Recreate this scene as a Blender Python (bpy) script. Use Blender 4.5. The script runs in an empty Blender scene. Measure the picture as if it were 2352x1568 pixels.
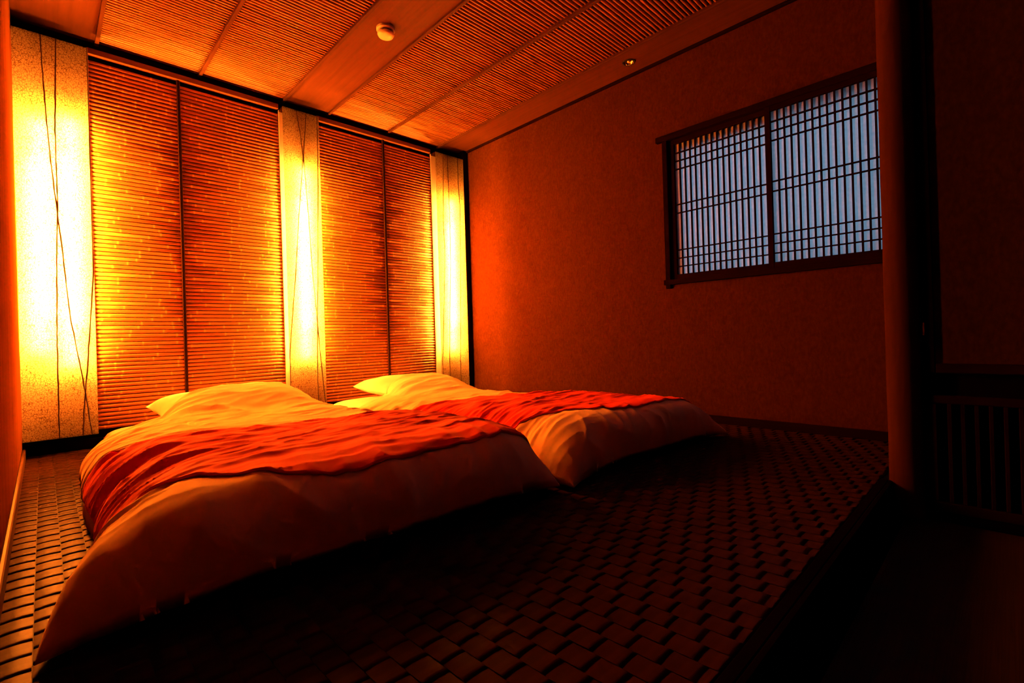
import bpy, bmesh, math, random
import numpy as np
from mathutils import Matrix, Vector
random.seed(7); rng = np.random.default_rng(7)
S = bpy.context.scene
COL = S.collection

# ------------------------------------------------------------------ camera
CX, CY, CZ = 0.0752, 0.0, 0.5647
YAW, PITCH, ROLL = 0.7700, 0.00123, -0.02984
cam_d = bpy.data.cameras.new('camera'); cam = bpy.data.objects.new('camera', cam_d); COL.objects.link(cam)
fw = Vector((math.sin(YAW)*math.cos(PITCH), math.cos(YAW)*math.cos(PITCH), math.sin(PITCH)))
rt = Vector((math.cos(YAW), -math.sin(YAW), 0)); up = rt.cross(fw)
r2 = rt*math.cos(ROLL)+up*math.sin(ROLL); u2 = up*math.cos(ROLL)-rt*math.sin(ROLL)
cam.matrix_world = Matrix(((r2.x,u2.x,-fw.x,CX),(r2.y,u2.y,-fw.y,CY),(r2.z,u2.z,-fw.z,CZ),(0,0,0,1)))
FPX = 1109.54
cam_d.sensor_fit = 'HORIZONTAL'; cam_d.sensor_width = 36; cam_d.lens = FPX*36/2352
cam_d.shift_x = (1176-1173.43)/2352; cam_d.shift_y = (771.69-784)/2352
cam_d.clip_start = 0.01; cam_d.clip_end = 100
S.camera = cam
# ------------------------------------------------------------------ world (dusk sky outside the window), exposure
W_ = bpy.data.worlds.new('dusk_sky'); S.world = W_; W_.use_nodes = True
bg = W_.node_tree.nodes['Background']
bg.inputs['Color'].default_value = (0.33, 0.62, 0.95, 1); bg.inputs['Strength'].default_value = 0.66
TUBE_RGB = (1.0, 0.265, 0.024); TUBE_L = 1950.0
S.view_settings.view_transform = 'Standard'; S.view_settings.look = 'None'
S.view_settings.exposure = 0.0; S.view_settings.gamma = 1.0; S.view_settings.use_curve_mapping = False
S.cycles.max_bounces = 6; S.cycles.diffuse_bounces = 4; S.cycles.glossy_bounces = 2; S.cycles.transmission_bounces = 4
S.cycles.sample_clamp_indirect = 60; S.cycles.use_denoising = True; S.cycles.use_guiding = True; S.cycles.use_adaptive_sampling = True; S.cycles.adaptive_threshold = 0.08
S.cycles.caustics_reflective = False; S.cycles.caustics_refractive = False

# ------------------------------------------------------------------ room measures (metres)
XL, XR = -0.012, 3.039          # left and right wall
D, H = 3.683, 2.35              # back wall, ceiling
YS, STEP = 0.322, 0.1155        # front edge of the raised floor, its height
YN = -2.2                       # wall behind the camera
XP = 2.294                      # door wall of the lower room
LF = D-0.1                      # front plane of the paper lamps
BF = D-0.024                    # front of the bamboo backing

# ------------------------------------------------------------------ materials
def new_mat(name):
    m = bpy.data.materials.new(name); m.use_nodes = True
    nt = m.node_tree; return m, nt, nt.nodes['Principled BSDF']
def N(nt, t, **kw):
    n = nt.nodes.new(t)
    for k, v in kw.items(): setattr(n, k, v)
    return n
def L(nt, a, b): nt.links.new(a, b)
def ramp(nt, fac, stops):
    r = N(nt, 'ShaderNodeValToRGB'); e = r.color_ramp.elements
    while len(e) < len(stops): e.new(0.5)
    for i, (p, c) in enumerate(stops): e[i].position = p; e[i].color = (*c, 1)
    L(nt, fac, r.inputs['Fac']); return r.outputs['Color']
def tex(nt, scale=(1,1,1), kind='Object', rnd=False):
    tc = N(nt, 'ShaderNodeTexCoord'); mp = N(nt, 'ShaderNodeMapping'); mp.inputs['Scale'].default_value = scale
    L(nt, tc.outputs[kind], mp.inputs['Vector'])
    if rnd:
        oi = N(nt, 'ShaderNodeObjectInfo'); mu = N(nt, 'ShaderNodeMath', operation='MULTIPLY'); mu.inputs[1].default_value = 37.0
        L(nt, oi.outputs['Random'], mu.inputs[0]); L(nt, mu.outputs[0], mp.inputs['Location'])
    return mp.outputs['Vector']
def noise(nt, vec, scale, detail=4, rough=0.55):
    n = N(nt, 'ShaderNodeTexNoise'); n.inputs['Scale'].default_value = scale; n.inputs['Detail'].default_value = detail
    n.inputs['Roughness'].default_value = rough; L(nt, vec, n.inputs['Vector']); return n.outputs['Fac']
def bump(nt, b, h, strength, dist):
    n = N(nt, 'ShaderNodeBump'); n.inputs['Strength'].default_value = strength; n.inputs['Distance'].default_value = dist
    L(nt, h, n.inputs['Height']); L(nt, n.outputs['Normal'], b.inputs['Normal'])
def wood(name, c1, c2, rough=0.5, axis='X', per_object=True, spec=0.4, ior=None):
    m, nt, b = new_mat(name)
    sc = {'X': (1.5, 28, 28), 'Y': (28, 1.5, 28), 'Z': (28, 28, 1.5)}[axis]
    v = tex(nt, sc, rnd=per_object); f = noise(nt, v, 1.6, 6)
    col = ramp(nt, f, [(0.3, c1), (0.7, c2)])
    if per_object:
        oi = N(nt, 'ShaderNodeObjectInfo'); mr = N(nt, 'ShaderNodeMapRange'); mr.inputs['To Min'].default_value = 0.82; mr.inputs['To Max'].default_value = 1.1
        L(nt, oi.outputs['Random'], mr.inputs['Value'])
        hs = N(nt, 'ShaderNodeHueSaturation'); L(nt, col, hs.inputs['Color']); L(nt, mr.outputs[0], hs.inputs['Value']); col = hs.outputs['Color']
    if name == 'split_bamboo':
        at = N(nt, 'ShaderNodeAttribute', attribute_name='node'); h2 = N(nt, 'ShaderNodeMix', data_type='RGBA'); h2.inputs[7].default_value = (min(1, c2[0]*1.7), c2[1]*2.2, c2[2]*2.4, 1)
        L(nt, at.outputs['Fac'], h2.inputs[0]); L(nt, col, h2.inputs[6]); col = h2.outputs[2]
    L(nt, col, b.inputs['Base Color']); b.inputs['Roughness'].default_value = rough
    b.inputs['Specular IOR Level'].default_value = spec if spec > 0.05 else 0.5
    b.inputs['IOR'].default_value = ior or (1.45 if spec > 0.05 else 1.0)
    bump(nt, b, f, 0.25, 0.0015)
    return m
M = {}
M['bamboo'] = wood('split_bamboo', (0.30, 0.088, 0.013), (0.36, 0.108, 0.018), 0.4, 'X')
M['ceil_bamboo'] = wood('ceiling_bamboo', (0.24, 0.080, 0.0155), (0.29, 0.100, 0.0205), 0.45, 'X')
M['batten'] = wood('dark_batten_wood', (0.016, 0.005, 0.0015), (0.024, 0.007, 0.002), 0.7, 'Z', True, 0.02)
M['ceil_batten'] = wood('ceiling_batten_wood', (0.05, 0.014, 0.003), (0.07, 0.021, 0.005), 0.6, 'Y', True, 0.5, 1.15)
M['board'] = wood('cedar_board', (0.07, 0.019, 0.004), (0.092, 0.026, 0.006), 0.6, 'Y', True, 0.5, 1.15)
M['rail'] = wood('pale_rail_wood', (0.13, 0.040, 0.008), (0.17, 0.053, 0.011), 0.5, 'X', True, 0.15)
M['dark'] = wood('black_stained_wood', (0.002, 0.0007, 0.0003), (0.0035, 0.0012, 0.0005), 0.8, 'X', False, 0.006)
M['darkz'] = wood('dark_frame_wood', (0.006, 0.0017, 0.0005), (0.010, 0.003, 0.0009), 0.7, 'Z', False, 0.01)
M['darky'] = wood('dark_trim_wood', (0.007, 0.002, 0.0006), (0.011, 0.0033, 0.001), 0.7, 'Y', False, 0.01)
M['post'] = wood('post_wood', (0.036, 0.010, 0.002), (0.05, 0.014, 0.0035), 0.7, 'Z', False, 0.02)
M['base'] = wood('baseboard_wood', (0.06, 0.018, 0.004), (0.08, 0.025, 0.006), 0.5, 'Y', False, 0.2)
M['weave'] = wood('woven_cedar_strip', (0.027, 0.0080, 0.0012), (0.038, 0.0115, 0.0017), 0.36, 'X', False, 0.5, 1.06)
M['weave_under'] = wood('woven_under_strip', (0.007, 0.002, 0.0006), (0.010, 0.003, 0.001), 0.7, 'Y', False)

M['left_wall'] = wood('streaked_wall_board', (0.085, 0.021, 0.003), (0.13, 0.036, 0.006), 0.8, 'Z', False, 0.02)
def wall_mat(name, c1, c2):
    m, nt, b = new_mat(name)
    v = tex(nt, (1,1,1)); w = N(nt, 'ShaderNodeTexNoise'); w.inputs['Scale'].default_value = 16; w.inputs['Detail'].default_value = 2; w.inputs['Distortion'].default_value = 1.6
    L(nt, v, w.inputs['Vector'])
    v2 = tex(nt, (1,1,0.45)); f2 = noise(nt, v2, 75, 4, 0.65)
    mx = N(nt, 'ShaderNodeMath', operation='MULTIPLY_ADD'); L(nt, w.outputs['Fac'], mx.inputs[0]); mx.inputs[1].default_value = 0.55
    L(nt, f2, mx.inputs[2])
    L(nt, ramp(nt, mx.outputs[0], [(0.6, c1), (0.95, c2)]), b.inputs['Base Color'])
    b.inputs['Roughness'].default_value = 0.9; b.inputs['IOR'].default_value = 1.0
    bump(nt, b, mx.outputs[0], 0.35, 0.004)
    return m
M['wall'] = wall_mat('textured_wall_paper', (0.038, 0.0095, 0.0012), (0.054, 0.0146, 0.0021))
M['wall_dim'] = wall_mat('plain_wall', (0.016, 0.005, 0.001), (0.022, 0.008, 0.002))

def cloth(name, c1, c2, sc=420, rough=0.85, sheen=0.02):
    m, nt, b = new_mat(name)
    v = tex(nt, (1,1,1)); f = noise(nt, v, sc, 2); f2 = noise(nt, v, 9, 3)
    mx = N(nt, 'ShaderNodeMath', operation='MULTIPLY_ADD'); L(nt, f, mx.inputs[0]); mx.inputs[1].default_value = 0.4; L(nt, f2, mx.inputs[2])
    L(nt, ramp(nt, mx.outputs[0], [(0.45, c1), (0.95, c2)]), b.inputs['Base Color'])
    b.inputs['Roughness'].default_value = rough; b.inputs['Sheen Weight'].default_value = sheen; b.inputs['Specular IOR Level'].default_value = 0.15
    bump(nt, b, f, 0.12, 0.001)
    return m
M['white'] = cloth('white_cotton', (0.68, 0.50, 0.28), (0.76, 0.57, 0.33))
M['sheet'] = cloth('futon_sheet', (0.70, 0.54, 0.34), (0.78, 0.62, 0.40))
M['red'] = cloth('red_runner_cloth', (0.62, 0.026, 0.003), (0.72, 0.036, 0.004), 500, 0.8, 0.0)
M['redhem'] = cloth('hem_cloth', (0.56, 0.40, 0.26), (0.66, 0.48, 0.32))

# paper of the lamps: translucent washi with crackle fibres
def washi():
    m = bpy.data.materials.new('lamp_washi_paper'); m.use_nodes = True; nt = m.node_tree; nt.nodes.clear()
    out = N(nt, 'ShaderNodeOutputMaterial')
    v = tex(nt, (1, 1, 0.75)); d = N(nt, 'ShaderNodeTexNoise'); d.inputs['Scale'].default_value = 60; d.inputs['Detail'].default_value = 2
    L(nt, v, d.inputs['Vector'])
    add = N(nt, 'ShaderNodeMix', data_type='VECTOR'); add.inputs[0].default_value = 0.018
    L(nt, v, add.inputs[4]); L(nt, d.outputs['Color'], add.inputs[5])
    vo = N(nt, 'ShaderNodeTexVoronoi', feature='DISTANCE_TO_EDGE'); vo.inputs['Scale'].default_value = 105
    L(nt, add.outputs[1], vo.inputs['Vector'])
    n2 = noise(nt, v, 150, 3, 0.6)
    mr = N(nt, 'ShaderNodeMapRange'); mr.inputs['From Min'].default_value = 0.0; mr.inputs['From Max'].default_value = 0.22
    L(nt, vo.outputs['Distance'], mr.inputs['Value'])
    mu = N(nt, 'ShaderNodeMath', operation='MULTIPLY_ADD'); L(nt, n2, mu.inputs[0]); mu.inputs[1].default_value = 0.9
    L(nt, mr.outputs[0], mu.inputs[2])
    c = ramp(nt, mu.outputs[0], [(0.32, (0.028, 0.0085, 0.002)), (0.62, (0.175, 0.095, 0.043)), (0.98, (0.33, 0.235, 0.138))])
    tr = N(nt, 'ShaderNodeBsdfTranslucent'); df = N(nt, 'ShaderNodeBsdfDiffuse'); mx = N(nt, 'ShaderNodeMixShader'); mx.inputs[0].default_value = 0.12
    L(nt, c, tr.inputs['Color']); L(nt, c, df.inputs['Color']); L(nt, tr.outputs[0], mx.inputs[1]); L(nt, df.outputs[0], mx.inputs[2])
    L(nt, mx.outputs[0], out.inputs['Surface'])
    return m
M['washi'] = washi()
def shoji_paper():
    m = bpy.data.materials.new('shoji_paper'); m.use_nodes = True; nt = m.node_tree; nt.nodes.clear()
    out = N(nt, 'ShaderNodeOutputMaterial'); v = tex(nt); f = noise(nt, v, 60, 3)
    c = ramp(nt, f, [(0.3, (0.72, 0.74, 0.74)), (0.7, (0.84, 0.85, 0.85))])
    tr = N(nt, 'ShaderNodeBsdfTranslucent'); df = N(nt, 'ShaderNodeBsdfDiffuse'); mx = N(nt, 'ShaderNodeMixShader'); mx.inputs[0].default_value = 0.3
    L(nt, c, tr.inputs['Color']); L(nt, c, df.inputs['Color']); L(nt, tr.outputs[0], mx.inputs[1]); L(nt, df.outputs[0], mx.inputs[2])
    L(nt, mx.outputs[0], out.inputs['Surface']); return m
M['shoji'] = shoji_paper()
def emit(name, rgb, s):
    m = bpy.data.materials.new(name); m.use_nodes = True; nt = m.node_tree; nt.nodes.clear()
    out = N(nt, 'ShaderNodeOutputMaterial'); e = N(nt, 'ShaderNodeEmission'); e.inputs['Color'].default_value = (*rgb, 1); e.inputs['Strength'].default_value = s
    L(nt, e.outputs[0], out.inputs['Surface']); return m
M['tube'] = emit('glowing_tube', TUBE_RGB, TUBE_L)
def plain(name, c, rough=0.5, metal=0.0):
    m, nt, b = new_mat(name); f = noise(nt, tex(nt), 40, 2)
    L(nt, ramp(nt, f, [(0.3, tuple(x*0.92 for x in c)), (0.7, c)]), b.inputs['Base Color'])
    b.inputs['Roughness'].default_value = rough; b.inputs['Metallic'].default_value = metal; return m
M['plastic'] = plain('cream_plastic', (0.75, 0.62, 0.45), 0.35)
M['plastic_dark'] = plain('brown_plastic', (0.25, 0.14, 0.08), 0.4)
M['chrome'] = plain('polished_reflector', (0.9, 0.85, 0.8), 0.12, 1.0)
M['blackmetal'] = plain('black_metal', (0.02, 0.015, 0.012), 0.4)
M['twig'] = plain('twig_bark', (0.07, 0.03, 0.012), 0.8)
M['lampback'] = plain('lamp_back_plate', (0.8, 0.68, 0.52), 0.6)
M['bulb'] = plain('frosted_bulb', (0.8, 0.7, 0.6), 0.15)
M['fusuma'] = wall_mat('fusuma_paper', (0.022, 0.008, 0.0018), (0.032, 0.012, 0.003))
def tatami_mat():
    m, nt, b = new_mat('tatami_rush'); v = tex(nt, (3, 260, 1)); f = noise(nt, v, 1.0, 3)
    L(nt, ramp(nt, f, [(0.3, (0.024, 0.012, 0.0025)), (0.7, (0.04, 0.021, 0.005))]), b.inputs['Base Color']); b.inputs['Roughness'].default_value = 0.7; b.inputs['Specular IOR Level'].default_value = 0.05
    bump(nt, b, f, 0.4, 0.002); return m
M['tatami'] = tatami_mat()

# ------------------------------------------------------------------ mesh helpers
class MB:
    def __init__(s): s.v = []; s.f = []
    def add(s, v, f):
        o = len(s.v); s.v += [tuple(p) for p in v]; s.f += [tuple(i+o for i in q) for q in f]; return s
    def box(s, x0, x1, y0, y1, z0, z1):
        return s.add([(x0,y0,z0),(x1,y0,z0),(x1,y1,z0),(x0,y1,z0),(x0,y0,z1),(x1,y0,z1),(x1,y1,z1),(x0,y1,z1)],
                     [(0,3,2,1),(4,5,6,7),(0,1,5,4),(1,2,6,5),(2,3,7,6),(3,0,4,7)])
    def bbox(s, x0, x1, y0, y1, z0, z1, b=0.003):      # box with chamfered edges
        bm = bmesh.new(); bmesh.ops.create_cube(bm, size=1.0)
        for v in bm.verts: v.co = Vector(((x0+x1)/2+v.co.x*(x1-x0), (y0+y1)/2+v.co.y*(y1-y0), (z0+z1)/2+v.co.z*(z1-z0)))
        bmesh.ops.bevel(bm, geom=bm.edges[:], offset=b, segments=1, affect='EDGES', profile=0.5)
        bm.verts.index_update(); s.add([v.co for v in bm.verts], [[v.index for v in f.verts] for f in bm.faces]); bm.free(); return s
    def lathe(s, prof, c=(0,0,0), n=32, axis='Z'):
        vs = []; fs = []
        for (r, h) in prof:
            for k in range(n):
                a = 2*math.pi*k/n; p = (r*math.cos(a), r*math.sin(a), h)
                if axis == 'X': p = (h, p[0], p[1])
                vs.append((c[0]+p[0], c[1]+p[1], c[2]+p[2]))
        for i in range(len(prof)-1):
            for k in range(n):
                k2 = (k+1) % n; fs.append((i*n+k, i*n+k2, (i+1)*n+k2, (i+1)*n+k))
        fs.append(tuple(range(n))[::-1]); fs.append(tuple((len(prof)-1)*n+k for k in range(n)))
        return s.add(vs, fs)
    def tube(s, pts, r, n=6):
        pts = [Vector(p) for p in pts]; vs = []; fs = []
        for i, p in enumerate(pts):
            t = (pts[min(i+1, len(pts)-1)]-pts[max(i-1, 0)]).normalized()
            a = t.cross(Vector((0,1,0))); a = a.normalized() if a.length > 1e-4 else Vector((1,0,0)); b = t.cross(a)
            rr = r[i] if isinstance(r, (list, tuple)) else r
            for k in range(n):
                an = 2*math.pi*k/n; vs.append(p+a*math.cos(an)*rr+b*math.sin(an)*rr)
        for i in range(len(pts)-1):
            for k in range(n):
                k2 = (k+1) % n; fs.append((i*n+k, i*n+k2, (i+1)*n+k2, (i+1)*n+k))
        fs.append(tuple(range(n))[::-1]); fs.append(tuple((len(pts)-1)*n+k for k in range(n)))
        return s.add(vs, fs)
    def mesh(s, name, mat, smooth=False):
        me = bpy.data.meshes.new(name); me.from_pydata(s.v, [], s.f); me.update()
        bm = bmesh.new(); bm.from_mesh(me); bmesh.ops.recalc_face_normals(bm, faces=bm.faces[:]); bm.to_mesh(me); bm.free()
        me.materials.append(mat)
        if smooth: me.polygons.foreach_set('use_smooth', [True]*len(me.polygons))
        return me
    def build(s, name, mat, parent=None, smooth=False):
        return link(name, s.mesh(name, mat, smooth), parent)
def link(name, me, parent=None, loc=None, rot=None, scale=None):
    o = bpy.data.objects.new(name, me); COL.objects.link(o)
    if parent is not None: o.parent = parent
    if loc is not None: o.location = loc
    if rot is not None: o.rotation_euler = rot
    if scale is not None: o.scale = scale
    return o
def tag(o, label=None, cat=None, group=None, kind=None):
    if label: o['label'] = label
    if cat: o['category'] = cat
    if group: o['group'] = group
    if kind: o['kind'] = kind
    return o
def thing(name, label, cat, loc=(0,0,0), group=None):
    o = bpy.data.objects.new(name, None); COL.objects.link(o); o.location = loc; o.empty_display_size = 0.1
    return tag(o, label, cat, group)
def struct(name, mb, mat, label=None, cat=None, smooth=False):
    return tag(mb.build(name, mat, None, smooth), label, cat, None, 'structure')

# ------------------------------------------------------------------ room shell
def slab(*b): return MB().box(*b)
struct('wall_back', slab(XL-0.1, XR+0.1, D, D+0.1, -STEP-0.05, H+0.06), M['dark'], 'black stained back wall behind the lamps and bamboo panels', 'wall')
struct('wall_left', slab(XL-0.1, XL, YN-0.1, D, -STEP-0.05, H+0.06), M['left_wall'], 'streaked wall beside the near bed on the far-left edge', 'wall')
WY0, WY1, WZ0, WZ1 = 0.365, 1.545, 0.885, 1.835          # window opening
wr = MB()
wr.box(XR, XR+0.1, WY1, D, -STEP-0.05, H+0.06).box(XR, XR+0.1, YN-0.1, WY0, -STEP-0.05, H+0.06)
wr.box(XR, XR+0.1, WY0, WY1, -STEP-0.05, WZ0).box(XR, XR+0.1, WY0, WY1, WZ1, H+0.06)
struct('wall_right', wr, M['wall'], 'textured orange-lit wall around the shoji window', 'wall')
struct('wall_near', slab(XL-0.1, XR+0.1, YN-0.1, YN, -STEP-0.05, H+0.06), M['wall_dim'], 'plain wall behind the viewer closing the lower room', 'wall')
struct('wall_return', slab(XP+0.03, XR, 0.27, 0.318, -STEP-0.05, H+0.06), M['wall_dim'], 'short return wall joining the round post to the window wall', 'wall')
struct('ceiling', slab(XL, XR, YN, D, H+0.022, H+0.06), M['dark'], 'dark ceiling backing above the bamboo rods', 'ceiling')
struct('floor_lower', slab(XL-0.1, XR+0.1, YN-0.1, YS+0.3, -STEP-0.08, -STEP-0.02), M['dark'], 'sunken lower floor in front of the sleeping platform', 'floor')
floor = struct('floor', slab(XL, XR, YS-0.003, D, -STEP-0.018, -0.006), M['weave_under'], 'raised floor of woven cedar strips under the two futons', 'floor')
struct('trim_step', MB().bbox(XL, XP-0.01, YS-0.02, YS-0.004, -STEP-0.02, 0.002, 0.003).bbox(XL, XP-0.01, YS-0.004, YS+0.02, -0.006, 0.002, 0.002), M['dark'], 'black edging board of the raised floor step', 'trim')
# tatami mats of the lower floor
for i, (x0, x1, lab) in enumerate(((XL, 0.80, 'dark tatami mat below the step at the left wall'), (0.803, XP-0.005, 'dark tatami mat below the step beside the slatted grille'))):
    t = thing('tatami_mat', lab, 'tatami mat', ((x0+x1)/2, -0.9, -STEP-0.02), 'tatami mats on the lower floor')
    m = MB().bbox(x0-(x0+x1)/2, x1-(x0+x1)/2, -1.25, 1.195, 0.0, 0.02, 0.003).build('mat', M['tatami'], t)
    MB().box(x0-(x0+x1)/2, x1-(x0+x1)/2, 1.166, 1.196, 0.0, 0.021).build('cloth_edge', M['dark'], t)
# back wall: recess base, rail, vertical battens
struct('baseboard_back', MB().box(XL, XR, D-0.03, D, -0.006, 0.055), M['dark'], 'black recessed base along the foot of the back wall', 'baseboard')
struct('trim_rail', MB().bbox(0.29, 1.335, D-0.04, D, 2.262, 2.298, 0.003).bbox(1.61, 2.655, D-0.04, D, 2.262, 2.298, 0.003), M['rail'], 'pale wooden rail above the bamboo wall panels', 'trim')
struct('trim_ceiling', MB().bbox(XR-0.022, XR, YS, D, H-0.018, H+0.001, 0.003), M['darky'], 'dark moulding where the window wall meets the ceiling', 'trim')
struct('trim_corner', MB().bbox(2.985, XR, LF-0.005, D, 0.0, H, 0.003), M['darkz'], 'dark corner strip beside the narrowest-looking lamp', 'trim')
struct('baseboard_left', MB().bbox(XL, 0.0, YS, D-0.03, -0.004, 0.052, 0.003), M['base'], 'wooden baseboard along the streaked wall beside the near bed', 'baseboard')
struct('baseboard_right', MB().bbox(XR-0.014, XR, 0.318, D-0.03, -0.004, 0.045, 0.003), M['darky'], 'dark baseboard under the shoji window wall', 'baseboard')

# ------------------------------------------------------------------ bamboo rods
def rod_mesh(name, length, r, mat, n_nodes, full=False, half_n=7, bulge=0.025):
    # bamboo culm along +X with raised nodes; half round (flat side +Y) unless full
    nodes = []; x = random.uniform(0.02, 0.28)
    while x < length-0.015:
        nodes.append(x); x += random.uniform(0.13, 0.34) if n_nodes else 9
    st = [(0.0, 0.92), (0.002, 1.0)]
    for x in nodes:
        if x-0.009 < st[-1][0]+0.002: continue
        st += [(x-0.008, 1.0), (x-0.0025, 1+bulge), (x+0.0015, 1+bulge*0.75), (x+0.006, 1.0)]
    st = [s_ for s_ in st if s_[0] < length-0.003] + [(length-0.002, 1.0), (length, 0.92)]
    m = MB(); ring = half_n if not full else 8
    vs = []; fs = []
    for (xx, k) in st:
        for j in range(ring):
            a = math.pi*(0.0+j/(ring-1)) if not full else 2*math.pi*j/ring
            if full: vs.append((xx, r*k*math.sin(a), r*k*math.cos(a)))
            else: vs.append((xx, -r*k*math.sin(a)*0.85, r*k*math.cos(a)))
    ns = len(st)
    for i in range(ns-1):
        for j in range(ring if full else ring-1):
            j2 = (j+1) % ring
            fs.append((i*ring+j, i*ring+j2, (i+1)*ring+j2, (i+1)*ring+j))
        if not full: fs.append((i*ring+ring-1, i*ring, (i+1)*ring, (i+1)*ring+ring-1))
    fs.append(tuple(range(ring))); fs.append(tuple((ns-1)*ring+j for j in range(ring)))
    me = m.add(vs, fs).mesh(name, mat, True)
    at = me.attributes.new('node', 'FLOAT', 'POINT'); at.data.foreach_set('value', [0.75 if k > 1.004 else 0.0 for (xx, k) in st for j in range(ring)])
    return me
WR_P = 0.0240
for (x0, x1, lab) in ((0.292, 0.722, 'bamboo slat wall panel between the widest lamp and a dark batten'),
                      (0.738, 1.338, 'bamboo slat wall panel just left of the middle lamp'),
                      (1.606, 2.172, 'bamboo slat wall panel just right of the middle lamp'),
                      (2.186, 2.66, 'bamboo slat wall panel beside the lamp in the far corner')):
    t = thing('bamboo_wall_panel', lab, 'wall panel', ((x0+x1)/2, D, 0.0), 'bamboo slat panels of the back wall')
    w = x1-x0
    MB().box(-w/2, w/2, -0.012, 0.0, 0.055, 2.255).build('backing', M['dark'], t)
    var = [rod_mesh('bamboo_rod', w, 0.0116, M['bamboo'], 1) for _ in range(14)]
    z = 0.112; k = 0
    while z < 2.232:
        me = var[random.randrange(14)]; fl = random.random() < 0.5
        o = link('bamboo_rod', me, t, (-w/2 if not fl else w/2, -0.012+random.uniform(-0.0002, 0.0002), z), None, (-1 if fl else 1, 1, 1))
        z += WR_P; k += 1
for x, lab in ((0.730, 'dark vertical batten in the wider pair of bamboo panels'), (2.179, 'dark vertical batten in the farther pair of bamboo panels')):
    tag(MB().bbox(x-0.0085, x+0.0085, D-0.034, D, 0.055, 2.262, 0.002).build('wall_batten', M['batten']), lab, 'batten', 'vertical battens on the back wall')

# ceiling: bamboo rods in four bays, battens, boards
CP = 0.0243; CY0 = YS+0.0
for (x0, x1, lab) in ((0.345, 0.846, 'bamboo rod ceiling panel beside the board over the widest lamp'),
                      (0.862, 1.372, 'bamboo rod ceiling panel just left of the board with the smoke detector'),
                      (1.722, 2.226, 'bamboo rod ceiling panel just right of the board with the smoke detector'),
                      (2.242, 2.742, 'bamboo rod ceiling panel beside the board with the recessed downlight')):
    t = thing('bamboo_ceiling_panel', lab, 'ceiling panel', ((x0+x1)/2, (CY0+D)/2, H+0.02), 'bamboo rod panels of the ceiling')
    w = x1-x0; yy = (CY0+D)/2
    MB().box(-w/2, w/2, CY0-yy, D-yy, -0.004, 0.002).build('backing', M['darky'], t)
    var = [rod_mesh('bamboo_rod', w, 0.0082, M['ceil_bamboo'], 1, True, bulge=0.12) for _ in range(12)]
    y = D-0.012
    while y > CY0+0.01:
        fl = random.random() < 0.5
        link('bamboo_rod', var[random.randrange(12)], t, (-w/2 if not fl else w/2, y-yy, -0.0125+random.uniform(-0.001, 0.001)), None, (-1 if fl else 1, 1, 1))
        y -= CP
for x, lab in ((0.337, 'ceiling batten along the board over the widest lamp'), (0.854, 'ceiling batten midway between the two boards near the streaked wall'), (1.380, 'ceiling batten along the near edge of the smoke detector board'),
               (1.714, 'ceiling batten along the far edge of the smoke detector board'), (2.234, 'ceiling batten midway between smoke detector board and downlight board'), (2.750, 'ceiling batten along the downlight board')):
    tag(MB().bbox(x-0.0095, x+0.0095, YS, D-0.002, H-0.016, H+0.02, 0.002).build('ceiling_batten', M['ceil_batten']), lab, 'batten', 'battens of the ceiling')
def board(x0, x1, lab, hole=None):
    m = MB(); z0, z1 = H-0.002, H+0.012
    if not hole: m.box(x0, x1, YS, D-0.002, z0, z1)
    else:
        hx, hy, r = hole; s_ = 0.06
        m.box(x0, x1, YS, hy-s_, z0, z1).box(x0, x1, hy+s_, D-0.002, z0, z1).box(x0, hx-s_, hy-s_, hy+s_, z0, z1).box(hx+s_, x1, hy-s_, hy+s_, z0, z1)
        n = 32; vs = []
        for k in range(n):
            a = 2*math.pi*k/n; c, s2 = math.cos(a), math.sin(a); q = s_/max(abs(c), abs(s2))
            vs += [(hx+r*c, hy+r*s2, z0), (hx+q*c, hy+q*s2, z0), (hx+r*c, hy+r*s2, z1), (hx+q*c, hy+q*s2, z1)]
        fs = []
        for k in range(n):
            a, b = 4*k, 4*((k+1) % n)
            fs += [(a, b, b+1, a+1), (a+2, a+3, b+3, b+2), (a, a+2, b+2, b)]
        m.add(vs, fs)
    tag(m.build('ceiling_board', M['board']), lab, 'ceiling board', 'wide boards of the ceiling')
DL = (2.885, 1.706)
board(XL, 0.328, 'wide cedar ceiling board above the widest lamp')
board(1.389, 1.705, 'wide cedar ceiling board carrying the smoke detector')
board(2.759, XR, 'wide cedar ceiling board with the recessed downlight', (DL[0], DL[1], 0.034))
# lower-room ceiling and beam over the step
struct('ceiling_lower', MB().box(XL, XR, YN, YS-0.05, H-0.004, H+0.02), M['board'], 'plain board ceiling of the lower room', 'ceiling')
struct('trim_beam', MB().bbox(XL, XR, YS-0.05, YS, H-0.09, H+0.02, 0.004), M['darky'], 'dark crossbeam over the edge of the raised floor', 'trim')

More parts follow.
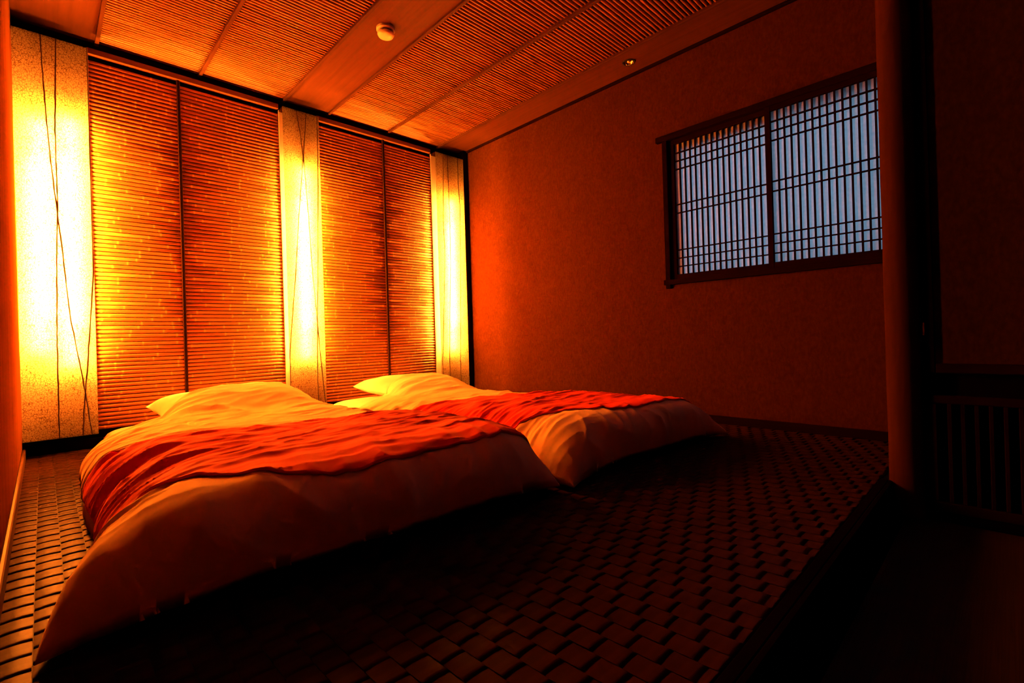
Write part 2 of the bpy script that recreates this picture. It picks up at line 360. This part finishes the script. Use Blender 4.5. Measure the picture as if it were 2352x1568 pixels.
# ------------------------------------------------------------------ paper lamps
def unproject_y(u, v, y):
    d = fw+((u-1173.43)/FPX)*r2-((v-771.69)/FPX)*u2; t = (y-CY)/d.y
    return Vector((CX, CY, CZ))+d*t
def lamp(x0, x1, tubes, twigs, lab):
    z0, z1 = 0.088, 2.262
    t = thing('paper_wall_lamp', lab, 'lamp', ((x0+x1)/2, D, 0.0), 'backlit paper wall lamps'); ox = (x0+x1)/2
    def loc(m, name, mat, par=t, smooth=False):
        m.v = [(a-ox, b-D, c) for a, b, c in m.v]; return m.build(name, mat, par, smooth)
    loc(MB().box(x0, x1, D-0.026, D, z0, z1), 'back_plate', M['lampback'])
    p = MB()
    p.add([(x0, LF, z0), (x1, LF, z0), (x1, LF, z1), (x0, LF, z1)], [(0, 1, 2, 3)])      # a real sheet of paper
    loc(p, 'paper_shade', M['washi'])
    loc(MB().bbox(x0, x1, LF+0.0017, D-0.026, z1-0.016, z1, 0.002), 'top_cap', M['darky'])
    loc(MB().bbox(x0, x1, LF+0.0017, D-0.026, z0, z0+0.012, 0.002), 'bottom_cap', M['darky'])
    for (tx, tz0, tz1) in tubes:
        ty = D-0.055
        tb = loc(MB().lathe([(0.008, tz0), (0.008, tz1)], (tx, ty, 0), 16), 'tube', M['tube'], smooth=False)
        loc(MB().bbox(tx-0.008, tx+0.008, ty-0.009, D-0.026, tz0-0.03, tz0-0.001, 0.002), 'tube_holder', M['plastic'])
        loc(MB().bbox(tx-0.008, tx+0.008, ty-0.009, D-0.026, tz1+0.001, tz1+0.03, 0.002), 'tube_holder', M['plastic'])
    for pts in twigs:
        q = [unproject_y(u, v, LF) for u, v in pts]
        q[0].z = z1-0.002; q[-1].z = max(q[-1].z, z0+0.002) if q[-1].z > 0.2 else z0+0.002
        ps = []
        for a, b in zip(q[:-1], q[1:]):
            for k in range(6):
                f = k/6; c = a.lerp(b, f); c.x += random.uniform(-1, 1)*0.0011; ps.append(c)
        ps.append(q[-1])
        for c in ps: c.y = LF-0.0010; c.x = min(max(c.x, x0+0.003), x1-0.003)
        loc(MB().tube(ps, [random.uniform(0.0022, 0.0036) for _ in ps], 6), 'twig', M['twig'])
    return t
lamp(XL+0.002, 0.292, [(0.070, 0.56, 1.58), (0.088, 0.74, 1.80), (0.192, 0.48, 1.62), (0.208, 0.68, 1.84)],
     [[(92,88),(98,170),(105,260),(116,370),(128,460),(145,590),(160,720),(178,810),(190,870),(203,940),(212,985)],
      [(128,100),(127,200),(126,300),(130,400),(132,470),(130,600),(131,740),(132,820),(134,900),(137,1005)],
      [(207,115),(213,380),(216,600),(206,760),(199,870),(193,940),(191,998)]],
     'widest glowing paper lamp panel with crossing twigs in the corner beside the near bed')
lamp(1.340, 1.602, [(1.462, 0.46, 1.62), (1.480, 0.68, 1.84)],
     [[(680,262),(690,310),(696,360),(691,430),(686,500),(680,620),(673,710),(668,780),(664,840),(663,903)],
      [(703,268),(700,310),(697,360),(703,430),(709,500),(717,615),(727,720),(736,815),(739,845),(748,918)],
      [(728,270),(729,330),(730,400),(730,500),(730,620),(729,780),(730,870),(732,915)]],
     'glowing paper lamp panel between the two pairs of bamboo panels')
lamp(2.664, 2.983, [(2.806, 0.46, 1.62), (2.824, 0.68, 1.84)],
     [[(1017,356),(1018,430),(1018,500),(1022,580),(1020,700),(1017,830),(1018,862)],
      [(1027,358),(1030,430),(1033,500),(1035,600),(1033,730),(1033,830),(1035,870)],
      [(1050,365),(1053,430),(1056,470),(1058,600),(1058,700),(1058,830),(1059,876)]],
     'glowing paper lamp panel in the far corner beside the window wall')

# ------------------------------------------------------------------ window and shoji screens
win = thing('window_1', 'dark wooden window frame around the two shoji screens', 'window', (XR, (WY0+WY1)/2, WZ0)); win['kind'] = 'structure'
oy, oz = (WY0+WY1)/2, WZ0
def wpart(m, name, mat, par=win):
    m.v = [(a-XR, b-oy, c-oz) for a, b, c in m.v]; return m.build(name, mat, par)
wpart(MB().bbox(XR-0.028, XR+0.06, WY0-0.03, 1.603, 1.812, 1.848, 0.003), 'lintel', M['darky'])
wpart(MB().bbox(XR-0.028, XR+0.06, WY0-0.03, 1.572, 0.872, 0.905, 0.003), 'sill', M['darky'])
wpart(MB().bbox(XR-0.020, XR+0.06, 1.528, 1.562, 0.848, 1.812, 0.003), 'jamb', M['darkz'])
wpart(MB().bbox(XR-0.020, XR+0.06, WY0-0.002, WY0+0.02, 0.905, 1.812, 0.003), 'jamb', M['darkz'])
wpart(MB().box(XR+0.034, XR+0.058, WY0+0.021, 1.527, 1.731, 1.811), 'outer_head', M['darky'])
wpart(MB().box(XR+0.034, XR+0.058, 1.462, 1.527, 0.906, 1.730), 'outer_jamb', M['darkz'])
def shoji(y0, y1, x, stile, lab):        # y0 near edge, y1 far edge, x front face
    z0, z1 = 0.905, 1.812; yc = (y0+y1)/2
    t = thing('shoji_screen', lab, 'shoji screen', (x, yc, z0), 'sliding shoji screens of the window')
    def lp(m, name, mat): m.v = [(a-x, b-yc, c-z0) for a, b, c in m.v]; return m.build(name, mat, t)
    d = 0.024
    lp(MB().bbox(x, x+d, y0, y0+stile, z0, z1, 0.002), 'stile', M['darkz']); lp(MB().bbox(x, x+d, y1-stile, y1, z0, z1, 0.002), 'stile', M['darkz'])
    lp(MB().bbox(x, x+d, y0+stile, y1-stile, z0, z0+0.032, 0.002), 'rail', M['darky']); lp(MB().bbox(x, x+d, y0+stile, y1-stile, z1-0.03, z1, 0.002), 'rail', M['darky'])
    a, b, c, e = y0+stile, y1-stile, z0+0.032, z1-0.03
    lp(MB().add([(x+0.0178, a, c), (x+0.0178, b, c), (x+0.0178, b, e), (x+0.0178, a, e)], [(0, 1, 2, 3)]), 'paper', M['shoji'])
    n = max(2, round((b-a)/0.0348)); bw = 0.0066
    for k in range(1, n):
        yy = a+(b-a)*k/n; lp(MB().box(x+0.006, x+0.0174, yy-bw/2-0.0008, yy+bw/2+0.0008, c, e), 'lattice_bar', M['darkz'])
    for f in (0.07, 0.132, 0.195, 0.465, 0.53, 0.813, 0.876, 0.94):
        zz = e-(e-c)*f; lp(MB().box(x+0.004, x+0.0172, a, b, zz-bw/2, zz+bw/2), 'lattice_bar', M['darky'])
shoji(0.905, 1.528, XR+0.006, 0.036, 'sliding shoji screen farther from the round post, set behind the other')
shoji(0.368, 0.935, XR-0.020, 0.030, 'sliding shoji screen beside the round post, in front of the other')

# ------------------------------------------------------------------ post, door wall of the lower room, slatted grille
pm = MB(); r = 0.05
prof = [(r*(1+0.01*math.sin(k*1.7)), -STEP-0.02+(H+0.13)*k/24) for k in range(25)]
tag(pm.lathe(prof, (2.303, 0.268, 0), 40).build('round_post', M['post'], None, True), 'round wooden post standing at the end of the raised floor', 'post')
dw = thing('door_1', 'dim papered sliding door in a black frame above the slatted grille', 'door', (XP, 0.0, -STEP)); dw['kind'] = 'structure'
def dpart(m, name, mat, par=dw): m.v = [(a-XP, b, c+STEP) for a, b, c in m.v]; return m.build(name, mat, par)
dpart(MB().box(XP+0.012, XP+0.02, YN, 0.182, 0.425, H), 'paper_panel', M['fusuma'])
dpart(MB().bbox(XP-0.002, XP+0.03, 0.180, 0.214, 0.395, H, 0.003), 'stile', M['dark'])
dpart(MB().bbox(XP-0.002, XP+0.03, YN, 0.180, 0.395, 0.428, 0.003), 'bottom_rail', M['darky'])
dpart(MB().bbox(XP-0.006, XP-0.001, 0.206, 0.211, 0.527, 0.573, 0.001), 'door_pull', M['chrome'])
struct('wall_door_side', MB().box(XP+0.04, XP+0.14, YN, 0.27, -STEP-0.05, H+0.06), M['dark'], 'black wall behind the sliding door and slatted grille', 'wall')
g = thing('slatted_grille', 'low dark grille of vertical wooden slats under the sliding door', 'grille', (XP, 0.0, -STEP))
def gpart(m, name, mat): m.v = [(a-XP, b, c+STEP) for a, b, c in m.v]; return m.build(name, mat, g)
gpart(MB().bbox(XP, XP+0.025, -1.0, 0.214, 0.29, 0.318, 0.003), 'top_rail', M['darky'])
gpart(MB().bbox(XP, XP+0.025, -1.0, 0.214, -0.085, -0.05, 0.003), 'bottom_rail', M['darky'])
gpart(MB().bbox(XP, XP+0.025, 0.180, 0.214, -0.05, 0.29, 0.003), 'end_stile', M['darkz'])
y = 0.148
while y > -0.9:
    gpart(MB().bbox(XP+0.003, XP+0.022, y-0.006, y+0.006, -0.05, 0.29, 0.002), 'slat', M['darkz']); y -= 0.034
struct('baseboard_door', MB().box(XP+0.006, XP+0.04, YN, 0.214, -STEP-0.02, -0.085), M['dark'], 'black plinth under the slatted grille', 'baseboard')

# ------------------------------------------------------------------ smoke detector, downlight
sd = thing('smoke_detector', 'small round smoke detector on the middle ceiling board', 'smoke detector', (1.522, 2.446, H-0.002))
MB().lathe([(0.052, 0.0), (0.052, -0.012), (0.048, -0.018)], n=36).build('base', M['plastic'], sd)
MB().lathe([(0.040, -0.018), (0.040, -0.028)], n=36).build('vent_ring', M['plastic_dark'], sd)
MB().lathe([(0.047, -0.028), (0.047, -0.034), (0.042, -0.044), (0.030, -0.050), (0.012, -0.052)], n=36).build('cap', M['plastic'], sd, True)
dl = thing('downlight', 'small recessed downlight with black ring, switched off', 'downlight', (DL[0], DL[1], H-0.002))
rg = MB(); n = 36; vs = []; fs = []
for (rr, hh) in ((0.042, 0.0), (0.042, -0.004), (0.031, -0.004), (0.031, 0.0)):
    for k in range(n): a = 2*math.pi*k/n; vs.append((rr*math.cos(a), rr*math.sin(a), hh))
for i in range(4):
    for k in range(n): fs.append((i*n+k, i*n+(k+1) % n, ((i+1) % 4)*n+(k+1) % n, ((i+1) % 4)*n+k))
rg.add(vs, fs).build('ring', M['blackmetal'], dl)
cu = MB(); vs = []; fs = []; prof = [(0.0305, -0.003), (0.029, 0.004), (0.022, 0.012), (0.012, 0.0155), (0.004, 0.016)]
for (rr, hh) in prof:
    for k in range(n): a = 2*math.pi*k/n; vs.append((rr*math.cos(a), rr*math.sin(a), hh))
for i in range(len(prof)-1):
    for k in range(n): fs.append((i*n+k, i*n+(k+1) % n, (i+1)*n+(k+1) % n, (i+1)*n+k))
fs.append(tuple((len(prof)-1)*n+k for k in range(n))); cu.add(vs, fs).build('reflector', M['chrome'], dl, True)
MB().lathe([(0.004, 0.014), (0.010, 0.009), (0.011, 0.003), (0.007, -0.002), (0.001, -0.004)], n=20).build('bulb', M['bulb'], dl, True)

# ------------------------------------------------------------------ noise for cloth
_P = rng.permutation(512); _P = np.concatenate([_P, _P, _P]); _G = rng.normal(size=(512, 2)); _G /= np.linalg.norm(_G, axis=1)[:, None]
def perlin(x, y, seed=0):
    x = np.asarray(x, float)+seed*17.31; y = np.asarray(y, float)+seed*9.77
    xi = np.floor(x).astype(int); yi = np.floor(y).astype(int); xf = x-xi; yf = y-yi
    def gr(ix, iy): return _G[_P[(ix % 512)+_P[iy % 512]] % 512]
    u = xf*xf*xf*(xf*(xf*6-15)+10); v = yf*yf*yf*(yf*(yf*6-15)+10)
    def dt(gx, a, b): return gx[..., 0]*a+gx[..., 1]*b
    n00 = dt(gr(xi, yi), xf, yf); n10 = dt(gr(xi+1, yi), xf-1, yf); n01 = dt(gr(xi, yi+1), xf, yf-1); n11 = dt(gr(xi+1, yi+1), xf-1, yf-1)
    return (n00*(1-u)+n10*u)*(1-v)+(n01*(1-u)+n11*u)*v
def ridge(x, y, seed): return (1-np.clip(np.abs(perlin(x, y, seed))*2.6, 0, 1))**2
def sstep(a, b, x):
    t = np.clip((x-a)/(b-a), 0, 1); return t*t*(3-2*t)
def smax(a, b, k=0.03): return np.maximum(a, b)+0.25*np.maximum(k-np.abs(a-b), 0)**2/k
def grid_faces(nu, nv, off=0, flip=False):
    i = np.arange(nu-1)[:, None]; j = np.arange(nv-1)[None, :]; a = off+i*nv+j
    q = np.stack([a, a+nv, a+nv+1, a+1], -1).reshape(-1, 4); return q[:, ::-1] if flip else q
def mesh_np(name, verts, faces, mat, parent=None, smooth=True):
    me = bpy.data.meshes.new(name); me.from_pydata(verts.tolist(), [], faces.tolist()); me.update()
    bm = bmesh.new(); bm.from_mesh(me); bmesh.ops.remove_doubles(bm, verts=bm.verts[:], dist=1e-6); bmesh.ops.recalc_face_normals(bm, faces=bm.faces[:]); bm.to_mesh(me); bm.free()
    me.materials.append(mat); me.polygons.foreach_set('use_smooth', [smooth]*len(me.polygons)); return link(name, me, parent)

# ------------------------------------------------------------------ futons
def superbox(x0, x1, y0, y1, z0, z1, nu, nv, ex=5.0, lump=0.006, seed=1):
    u = np.linspace(-1, 1, nu); v = np.linspace(-1, 1, nv); U, V = np.meshgrid(np.sign(u)*np.abs(u)**0.75, np.sign(v)*np.abs(v)**0.75, indexing='ij')
    k = np.clip(1-np.abs(U)**ex, 0, 1)**(1/2.2)*np.clip(1-np.abs(V)**(ex*1.6), 0, 1)**(1/2.2)
    X = (x0+x1)/2+U*(x1-x0)/2; Y = (y0+y1)/2+V*(y1-y0)/2; zm = z0+(z1-z0)*0.45
    Zt = zm+(z1-zm)*k+lump*perlin(X*5, Y*5, seed)*k; Zb = zm-(zm-z0)*k
    vt = np.stack([X, Y, Zt], -1).reshape(-1, 3); vb = np.stack([X, Y, Zb], -1).reshape(-1, 3)
    return np.concatenate([vt, vb]), np.concatenate([grid_faces(nu, nv), grid_faces(nu, nv, nu*nv, True)])
def pillow_mesh(x0, x1, y0, y1, z0, z1, seed, tilt=0.0):
    nu, nv = 60, 40; u = np.linspace(-1, 1, nu); v = np.linspace(-1, 1, nv)
    U, V = np.meshgrid(np.sin(u*math.pi/2), np.sin(v*math.pi/2), indexing='ij')
    pin = 1-0.07*(1-np.abs(V)**2)*np.abs(U)**6; pin2 = 1-0.10*(1-np.abs(U)**2)*np.abs(V)**6
    X = (x0+x1)/2+U*pin*(x1-x0)/2; Y = (y0+y1)/2+V*pin2*(y1-y0)/2
    k = (np.clip(1-U**4, 0, 1)*np.clip(1-V**4, 0, 1))**0.55
    wr = 0.006*perlin(X*9, Y*14, seed)+0.004*ridge(X*8, Y*5, seed+3)*(1-k)
    zm = z0+(z1-z0)*0.42+tilt*(Y-y0)/(y1-y0)
    Zt = zm+(z1-z0)*0.58*k+wr*np.sqrt(k); Zb = np.maximum(zm-(z1-z0)*0.42*k, z0)
    vt = np.stack([X, Y, Zt], -1).reshape(-1, 3); vb = np.stack([X, Y, Zb], -1).reshape(-1, 3)
    return np.concatenate([vt, vb]), np.concatenate([grid_faces(nu, nv), grid_faces(nu, nv, nu*nv, True)])

class Duvet:
    def __init__(s, xL, xR, yF, yH, mat, pil, seed, top=0.255, floorL=0.012, floorR=0.02, footz=0.05, rL=0.27, rR=0.25, rF=0.19):
        s.xL, s.xR, s.yF, s.yH = xL, xR, yF, yH; s.mat, s.pil, s.seed = mat, pil, seed
        s.top, s.floorL, s.floorR, s.footz = top, floorL, floorR, footz; s.rL, s.rR, s.rF = rL, rR, rF
    def plan(s, S_, T):
        yF = s.yF(S_); yH = s.yH(S_); Y = yF+(yH-yF)*T
        X = s.xL(Y)+(s.xR(Y)-s.xL(Y))*S_
        X = X+0.010*perlin(Y*3.1, X*0+0.3, s.seed)*(1-2*S_)**2+0.006*perlin(Y*9, X*0+2.3, s.seed+1)*(1-2*S_)**4
        Y = Y+0.012*perlin(X*4.1, Y*0+7.7, s.seed+2)*(1-T)**6
        return X, Y
    def support(s, X, Y):
        x0, x1, y0, y1, mz = s.mat; px0, px1, py0, py1, pz = s.pil
        m = mz+0*X
        px = np.clip(np.abs((X-(px0+px1)/2)/((px1-px0)/2)), 0, 1.2); py = np.clip((Y-(py0-0.30))/0.36, 0, 1)
        p = (pz-mz)*np.clip(1-px**4, 0, 1)*sstep(0, 1, py)
        return m+p
    def pos(s, S_, T, extra=0.0):
        X, Y = s.plan(S_, T)
        xl, xr = s.xL(Y), s.xR(Y); w = xr-xl; l = s.yH(S_)-s.yF(S_)
        dL = S_*w; dR = (1-S_)*w; dF = T*l; dH = (1-T)*l
        def rise(d, r): t = np.clip(d/r, 0, 1); return np.sqrt(np.clip(1-(1-t)**2, 0, 1))
        rl = rise(dL, s.rL+0.14*sstep(2.1, 2.9, Y)); rr = rise(dR, s.rR); rf = 0.72*rise(dF, s.rF)+0.28*np.sin(np.clip(dF/s.rF, 0, 1)*math.pi/2); rh = rise(dH, 0.035)
        side = rl*rr
        corner = np.clip(rf*side, 0, 1)
        ze = s.floorL*(1-S_)+s.floorR*S_
        ft = s.footz*(np.clip(np.minimum(dL, dR)/0.35, 0, 1))**0.8
        ze = ze+ft*np.clip(1-dF/0.3, 0, 1)
        sup = s.support(X, Y)
        loft = s.top-s.mat[4]
        lf = loft-0.042*sstep(1.5, 2.3, Y)-0.036*sstep(2.7, 3.15, Y)*np.clip((sup-s.mat[4])/0.12, 0, 1)
        topz = sup+lf+0.012*perlin(X*2.3, Y*2.0, s.seed+4)-0.05*(1-rh)
        Z = ze+(topz-ze)*(side**0.92)*rf
        # wrinkles: fine creases across the bed on top, deeper folds running down the sides
        wx = X+0.05*perlin(X*3, Y*3, s.seed+5); wy = Y+0.035*perlin(X*2.2, Y*4, s.seed+6)
        w1 = 0.0105*ridge(wx*1.7, wy*8.5, s.seed+7)+0.0065*ridge(wx*3.0+1.3*wy, wy*15-2*wx, s.seed+8)+0.006*perlin(wx*3, wy*6, s.seed+9)
        sf = np.clip(1-np.minimum(dL, dR)/0.36, 0, 1)
        along = wy*8.0+0.9*S_
        w2 = (0.016+0.03*np.clip(perlin(wx*2, wy*2.3, s.seed+15)+0.3, 0, 1))*(ridge(along, wx*1.1, s.seed+10)-0.4)+0.012*(ridge(along*2.3, wx*2, s.seed+11)-0.4)
        ff = np.clip(1-dF/0.34, 0, 1)
        w3 = 0.020*(ridge(wx*4.5-2.2*wy+0.8*Z*4, Z*3.0, s.seed+12)-0.4)+0.011*(ridge(wx*9-3*wy, Z*7, s.seed+13)-0.35)+0.012*perlin(wx*3, Z*8, s.seed+16)
        edge = np.clip(np.minimum(np.minimum(dL, dR), dF)/0.06, 0, 1)
        disp = w1*(1-0.85*np.clip(1.25-dF/0.42, 0, 1))+w2*sf*(1-ff)+w3*ff*(0.4+0.6*(1-sf))
        # displace along an approximate normal
        g = np.clip(side, 0, 1)
        nx = np.where(dL < dR, -1, 1)*sf*0.7; ny = -ff*0.7; nz = np.ones_like(nx)
        nn = np.sqrt(nx*nx+ny*ny+nz*nz)
        disp = disp*(0.35+0.65*edge)*np.clip(dH/0.05, 0.3, 1)+extra
        puff = np.sin(math.pi*np.clip(dF/(s.rF*1.25), 0, 1)**0.8)*np.clip(np.minimum(dL, dR)/0.3, 0, 1)
        Y = Y-0.05*puff
        X = X+disp*nx/nn; Y = Y+disp*ny/nn; Z = np.maximum(Z+disp*nz/nn, 0.006+extra)
        return X, Y, Z, sup
    def build(s, nu, nv, root):
        q = np.linspace(0, 1, nu); S1 = 0.5-0.5*np.cos(math.pi*q); S1 = 0.55*S1+0.45*q; T1 = np.linspace(0, 1, nv); T1 = 0.75*T1+0.25*T1**2
        S_, T = np.meshgrid(S1, T1, indexing='ij'); X, Y, Z, sup = s.pos(S_, T)
        w = s.xR(Y)-s.xL(Y); d = np.minimum(np.minimum(S_*w, (1-S_)*w), np.minimum(T, 1-T)*(s.yH(S_)-s.yF(S_)))
        Zb = np.minimum(Z-0.0, np.maximum(Z[:, :]*0+0.004+np.minimum(d*0.35, 0.05), np.minimum(sup+0.004, Z-0.02)))
        bd = np.zeros_like(Z, bool); bd[0] = bd[-1] = True; bd[:, 0] = bd[:, -1] = True
        Zb = np.where(bd, Z, np.minimum(Zb, Z-0.004*np.clip(d/0.02, 0, 1)))
        # foot edge hangs: blend underside from the edge height inwards
        f = np.clip(1-T*(s.yH(S_)-s.yF(S_))/0.18, 0, 1); zed = Z[:, :1]
        Zb = np.where(bd, Z, np.maximum(Zb, np.minimum(zed*f-0.0+Zb*(1-f), Z-0.003)))
        vt = np.stack([X, Y, Z], -1).reshape(-1, 3); vb = np.stack([X, Y, Zb], -1).reshape(-1, 3)
        return mesh_np('cover', np.concatenate([vt, vb]), np.concatenate([grid_faces(nu, nv), grid_faces(nu, nv, nu*nv, True)]), M['white'], root)
    def runner(s, t0, t1, s0, s1, nu, nv, root):
        q = np.linspace(0, 1, nu); Sx = s0+(s1-s0)*(0.55*(0.5-0.5*np.cos(math.pi*q))+0.45*q); r_ = np.linspace(0, 1, nv)
        S_, R_ = np.meshgrid(Sx, r_, indexing='ij'); T = t0(S_)+(t1(S_)-t0(S_))*R_
        X, Y, Z, _ = s.pos(S_, T, 0.007); X2, Y2, Z2, _ = s.pos(S_, T, 0.002)
        wx, wy = X, Y
        fine = 0.0036*(ridge(wx*2.4+0.6*perlin(wx*3, wy*3, s.seed+21), wy*22, s.seed+20)-0.2)+0.0026*ridge(wx*4-6*wy, wy*30, s.seed+22)
        Z = Z+np.maximum(fine, -0.003)
        vt = np.stack([X, Y, Z], -1).reshape(-1, 3); vb = np.stack([X2, Y2, Z2], -1).reshape(-1, 3); n = nu*nv
        loop = [(i, 0) for i in range(nu)]+[(nu-1, j) for j in range(1, nv)]+[(i, nv-1) for i in range(nu-2, -1, -1)]+[(0, j) for j in range(nv-2, 0, -1)]
        ids = [i*nv+j for i, j in loop]; sk = [(a, b, b+n, a+n) for a, b in zip(ids, ids[1:]+ids[:1])]
        return mesh_np('cloth', np.concatenate([vt, vb]), np.concatenate([grid_faces(nu, nv), grid_faces(nu, nv, n, True), np.array(sk)]), M['red'], root)
def put(root, o):        # bring world-space child under a root at its own base
    o.parent = root; o.matrix_parent_inverse = Matrix.Translation(-Vector(root.location))

def bed(which, mat, pil, duv, t0, t1, labs):
    cx, cy = (mat[0]+mat[1])/2, (mat[2]+mat[3])/2
    f = thing('futon_mattress', labs[0], 'futon', (cx, cy, 0), 'futon mattresses on the woven floor')
    v, fa = superbox(mat[0], mat[1], mat[2], mat[3], 0.006, mat[4], 50, 90, 9.0, 0.004, which); put(f, mesh_np('mattress', v, fa, M['sheet']))
    p = thing('pillow', labs[1], 'pillow', ((pil[0]+pil[1])/2, (pil[2]+pil[3])/2, mat[4]), 'pillows at the bamboo wall')
    v, fa = pillow_mesh(pil[0], pil[1], pil[2], pil[3], mat[4], pil[4], which*5, 0.02); put(p, mesh_np('pillow_case', v, fa, M['sheet']))
    d = thing('duvet', labs[2], 'duvet', (cx, cy, 0), 'white duvets on the futons'); put(d, duv.build(200, 300, None))
    r_ = thing('bed_runner', labs[3], 'bed runner', (cx, cy, 0), 'red runners across the duvets'); put(r_, duv.runner(t0, t1, 0.004, 0.985, 210, 130, None))
lin = lambda a, b: (lambda s_: a+(b-a)*s_)
# bed beside the left wall
d1 = Duvet(lambda y: 0.165-0.115*sstep(1.62, 1.15, y)+0.02*sstep(2.2, 3.0, y)+0.14*sstep(2.85, 3.32, y), lambda y: 1.405+0*y, lambda s_: 1.205-0.07*s_-0.05*np.sin(math.pi*s_)**0.7, lambda s_: 3.04+0.26*sstep(0.2, 0.65, s_),
           (0.31, 1.30, 1.46, 3.56, 0.135), (0.50, 1.25, 3.02, 3.52, 0.285), 3)
bed(1, d1.mat, d1.pil, d1, lambda s_: 0.056+0.065*np.clip((0.40-s_)/0.25, 0, 1.6)**1.2, lambda s_: 0.59-0.235*s_,
    ('white futon mattress under the near duvet beside the streaked wall', 'white pillow on the futon beside the streaked wall, half under its duvet',
     'rumpled white duvet of the near bed reaching to the lower edge', 'red cloth runner draped across the near duvet'))
d2 = Duvet(lambda y: 1.455-0.03*sstep(1.5, 1.1, y)+0.12*sstep(2.8, 3.32, y), lambda y: 2.58+0.10*sstep(1.45, 1.1, y), lambda s_: 1.125-0.055*s_-0.03*np.abs(2*s_-1)**8, lambda s_: 3.06+0.24*sstep(0.2, 0.6, s_),
           (1.60, 2.50, 1.42, 3.56, 0.14), (1.78, 2.50, 3.02, 3.52, 0.275), 8, 0.235, 0.02, 0.012, 0.03, 0.25, 0.40, 0.17)
bed(2, d2.mat, d2.pil, d2, lambda s_: 0.06+0.12*np.clip((0.5-s_)/0.43, 0, 1.2)**2, lambda s_: 0.645-0.29*s_,
    ('white futon mattress of the bed nearer the shoji window', 'white pillow on the farther futon, corner lit by the lamps',
     'rumpled white duvet of the farther bed, foot corner flared toward the window', 'red cloth runner draped across the farther duvet'))

# ------------------------------------------------------------------ woven floor
PX, PY = 0.0512, 0.0625
def cell_template():
    nx, ny = 4, 6; vs = []; fs = []
    for i in range(nx):
        for j in range(ny):
            a, b = i/(nx-1), j/(ny-1)          # b = 0 near end (-y, high) .. 1 far end (low)
            z = 0.0026*(1-b)**2.4-0.0004; z -= 0.0016*(abs(2*a-1))**3; z -= 0.0018*max(0, 0.12-b)/0.12
            vs.append(((a-0.5)*(PX-0.0016), (b-0.5)*(PY+0.004), z))
    for i in range(nx-1):
        for j in range(ny-1): fs.append((i*ny+j, (i+1)*ny+j, (i+1)*ny+j+1, i*ny+j+1))
    o = len(vs)                                 # skirt at the near end and sides
    for i in range(nx): x, y_, z = vs[i*ny]; vs.append((x, y_+0.001, -0.006))
    for i in range(nx-1): fs.append((i*ny, o+i, o+i+1, (i+1)*ny))
    return vs, fs
cv, cf = cell_template()
cells = []
for i in range(int((XR-XL)/PX)+1):
    xc = -0.0012+PX*(i+0.5)
    if xc < 0.006 or xc > XR-0.02: continue
    ph = (0.72+PX*0+0.0208*(i-12)) % PY
    y = YS+0.02-PY+((ph-(YS+0.02-PY)) % PY)
    while y < D-0.035:
        yc = y+PY/2
        a, b = max(yc-PY/2, YS+0.0215), min(yc+PY/2, D-0.03)
        if b-a > 0.008: cells.append((xc, (a+b)/2, (b-a)/PY))
        y += PY
def in_bed(x, y, sy=1): return (0.20 < x < 1.40 and y > 1.30) or (1.44 < x < 2.62 and y > 1.2)
def score(c):
    d = Vector((c[0]-CX, c[1]-CY, -CZ)); z = d.dot(fw)
    if z < 0.05: return 0
    u = 1173.43+FPX*d.dot(r2)/z; v = 771.69-FPX*d.dot(u2)/z
    if u < 5 or u > 2340 or v > 1560 or in_bed(*c): return 0
    if u > 2030: return 0
    return CZ/z**3
order = sorted(range(len(cells)), key=lambda k: -score(cells[k]))
me = MB().add(cv, cf).mesh('weave_strip', M['weave'], False)
me.polygons.foreach_set('use_smooth', [True]*len(me.polygons))
for k in order[:300]:
    link('weave_strip', me, floor, (cells[k][0], cells[k][1], 0.0), (random.uniform(-0.012, 0.012), random.uniform(-0.012, 0.012), 0), (1, cells[k][2], 1))
V0 = np.array(cv); F0 = np.array(cf); rest = [cells[k] for k in order[300:]]
VV = np.concatenate([V0*np.array((1, c[2], 1))+np.array((c[0], c[1], random.uniform(-0.0004, 0.0004))) for c in rest]); FF = np.concatenate([F0+len(V0)*k for k in range(len(rest))])
wf = mesh_np('weave_strip_field', VV, FF, M['weave'], floor); wf['kind'] = 'stuff'
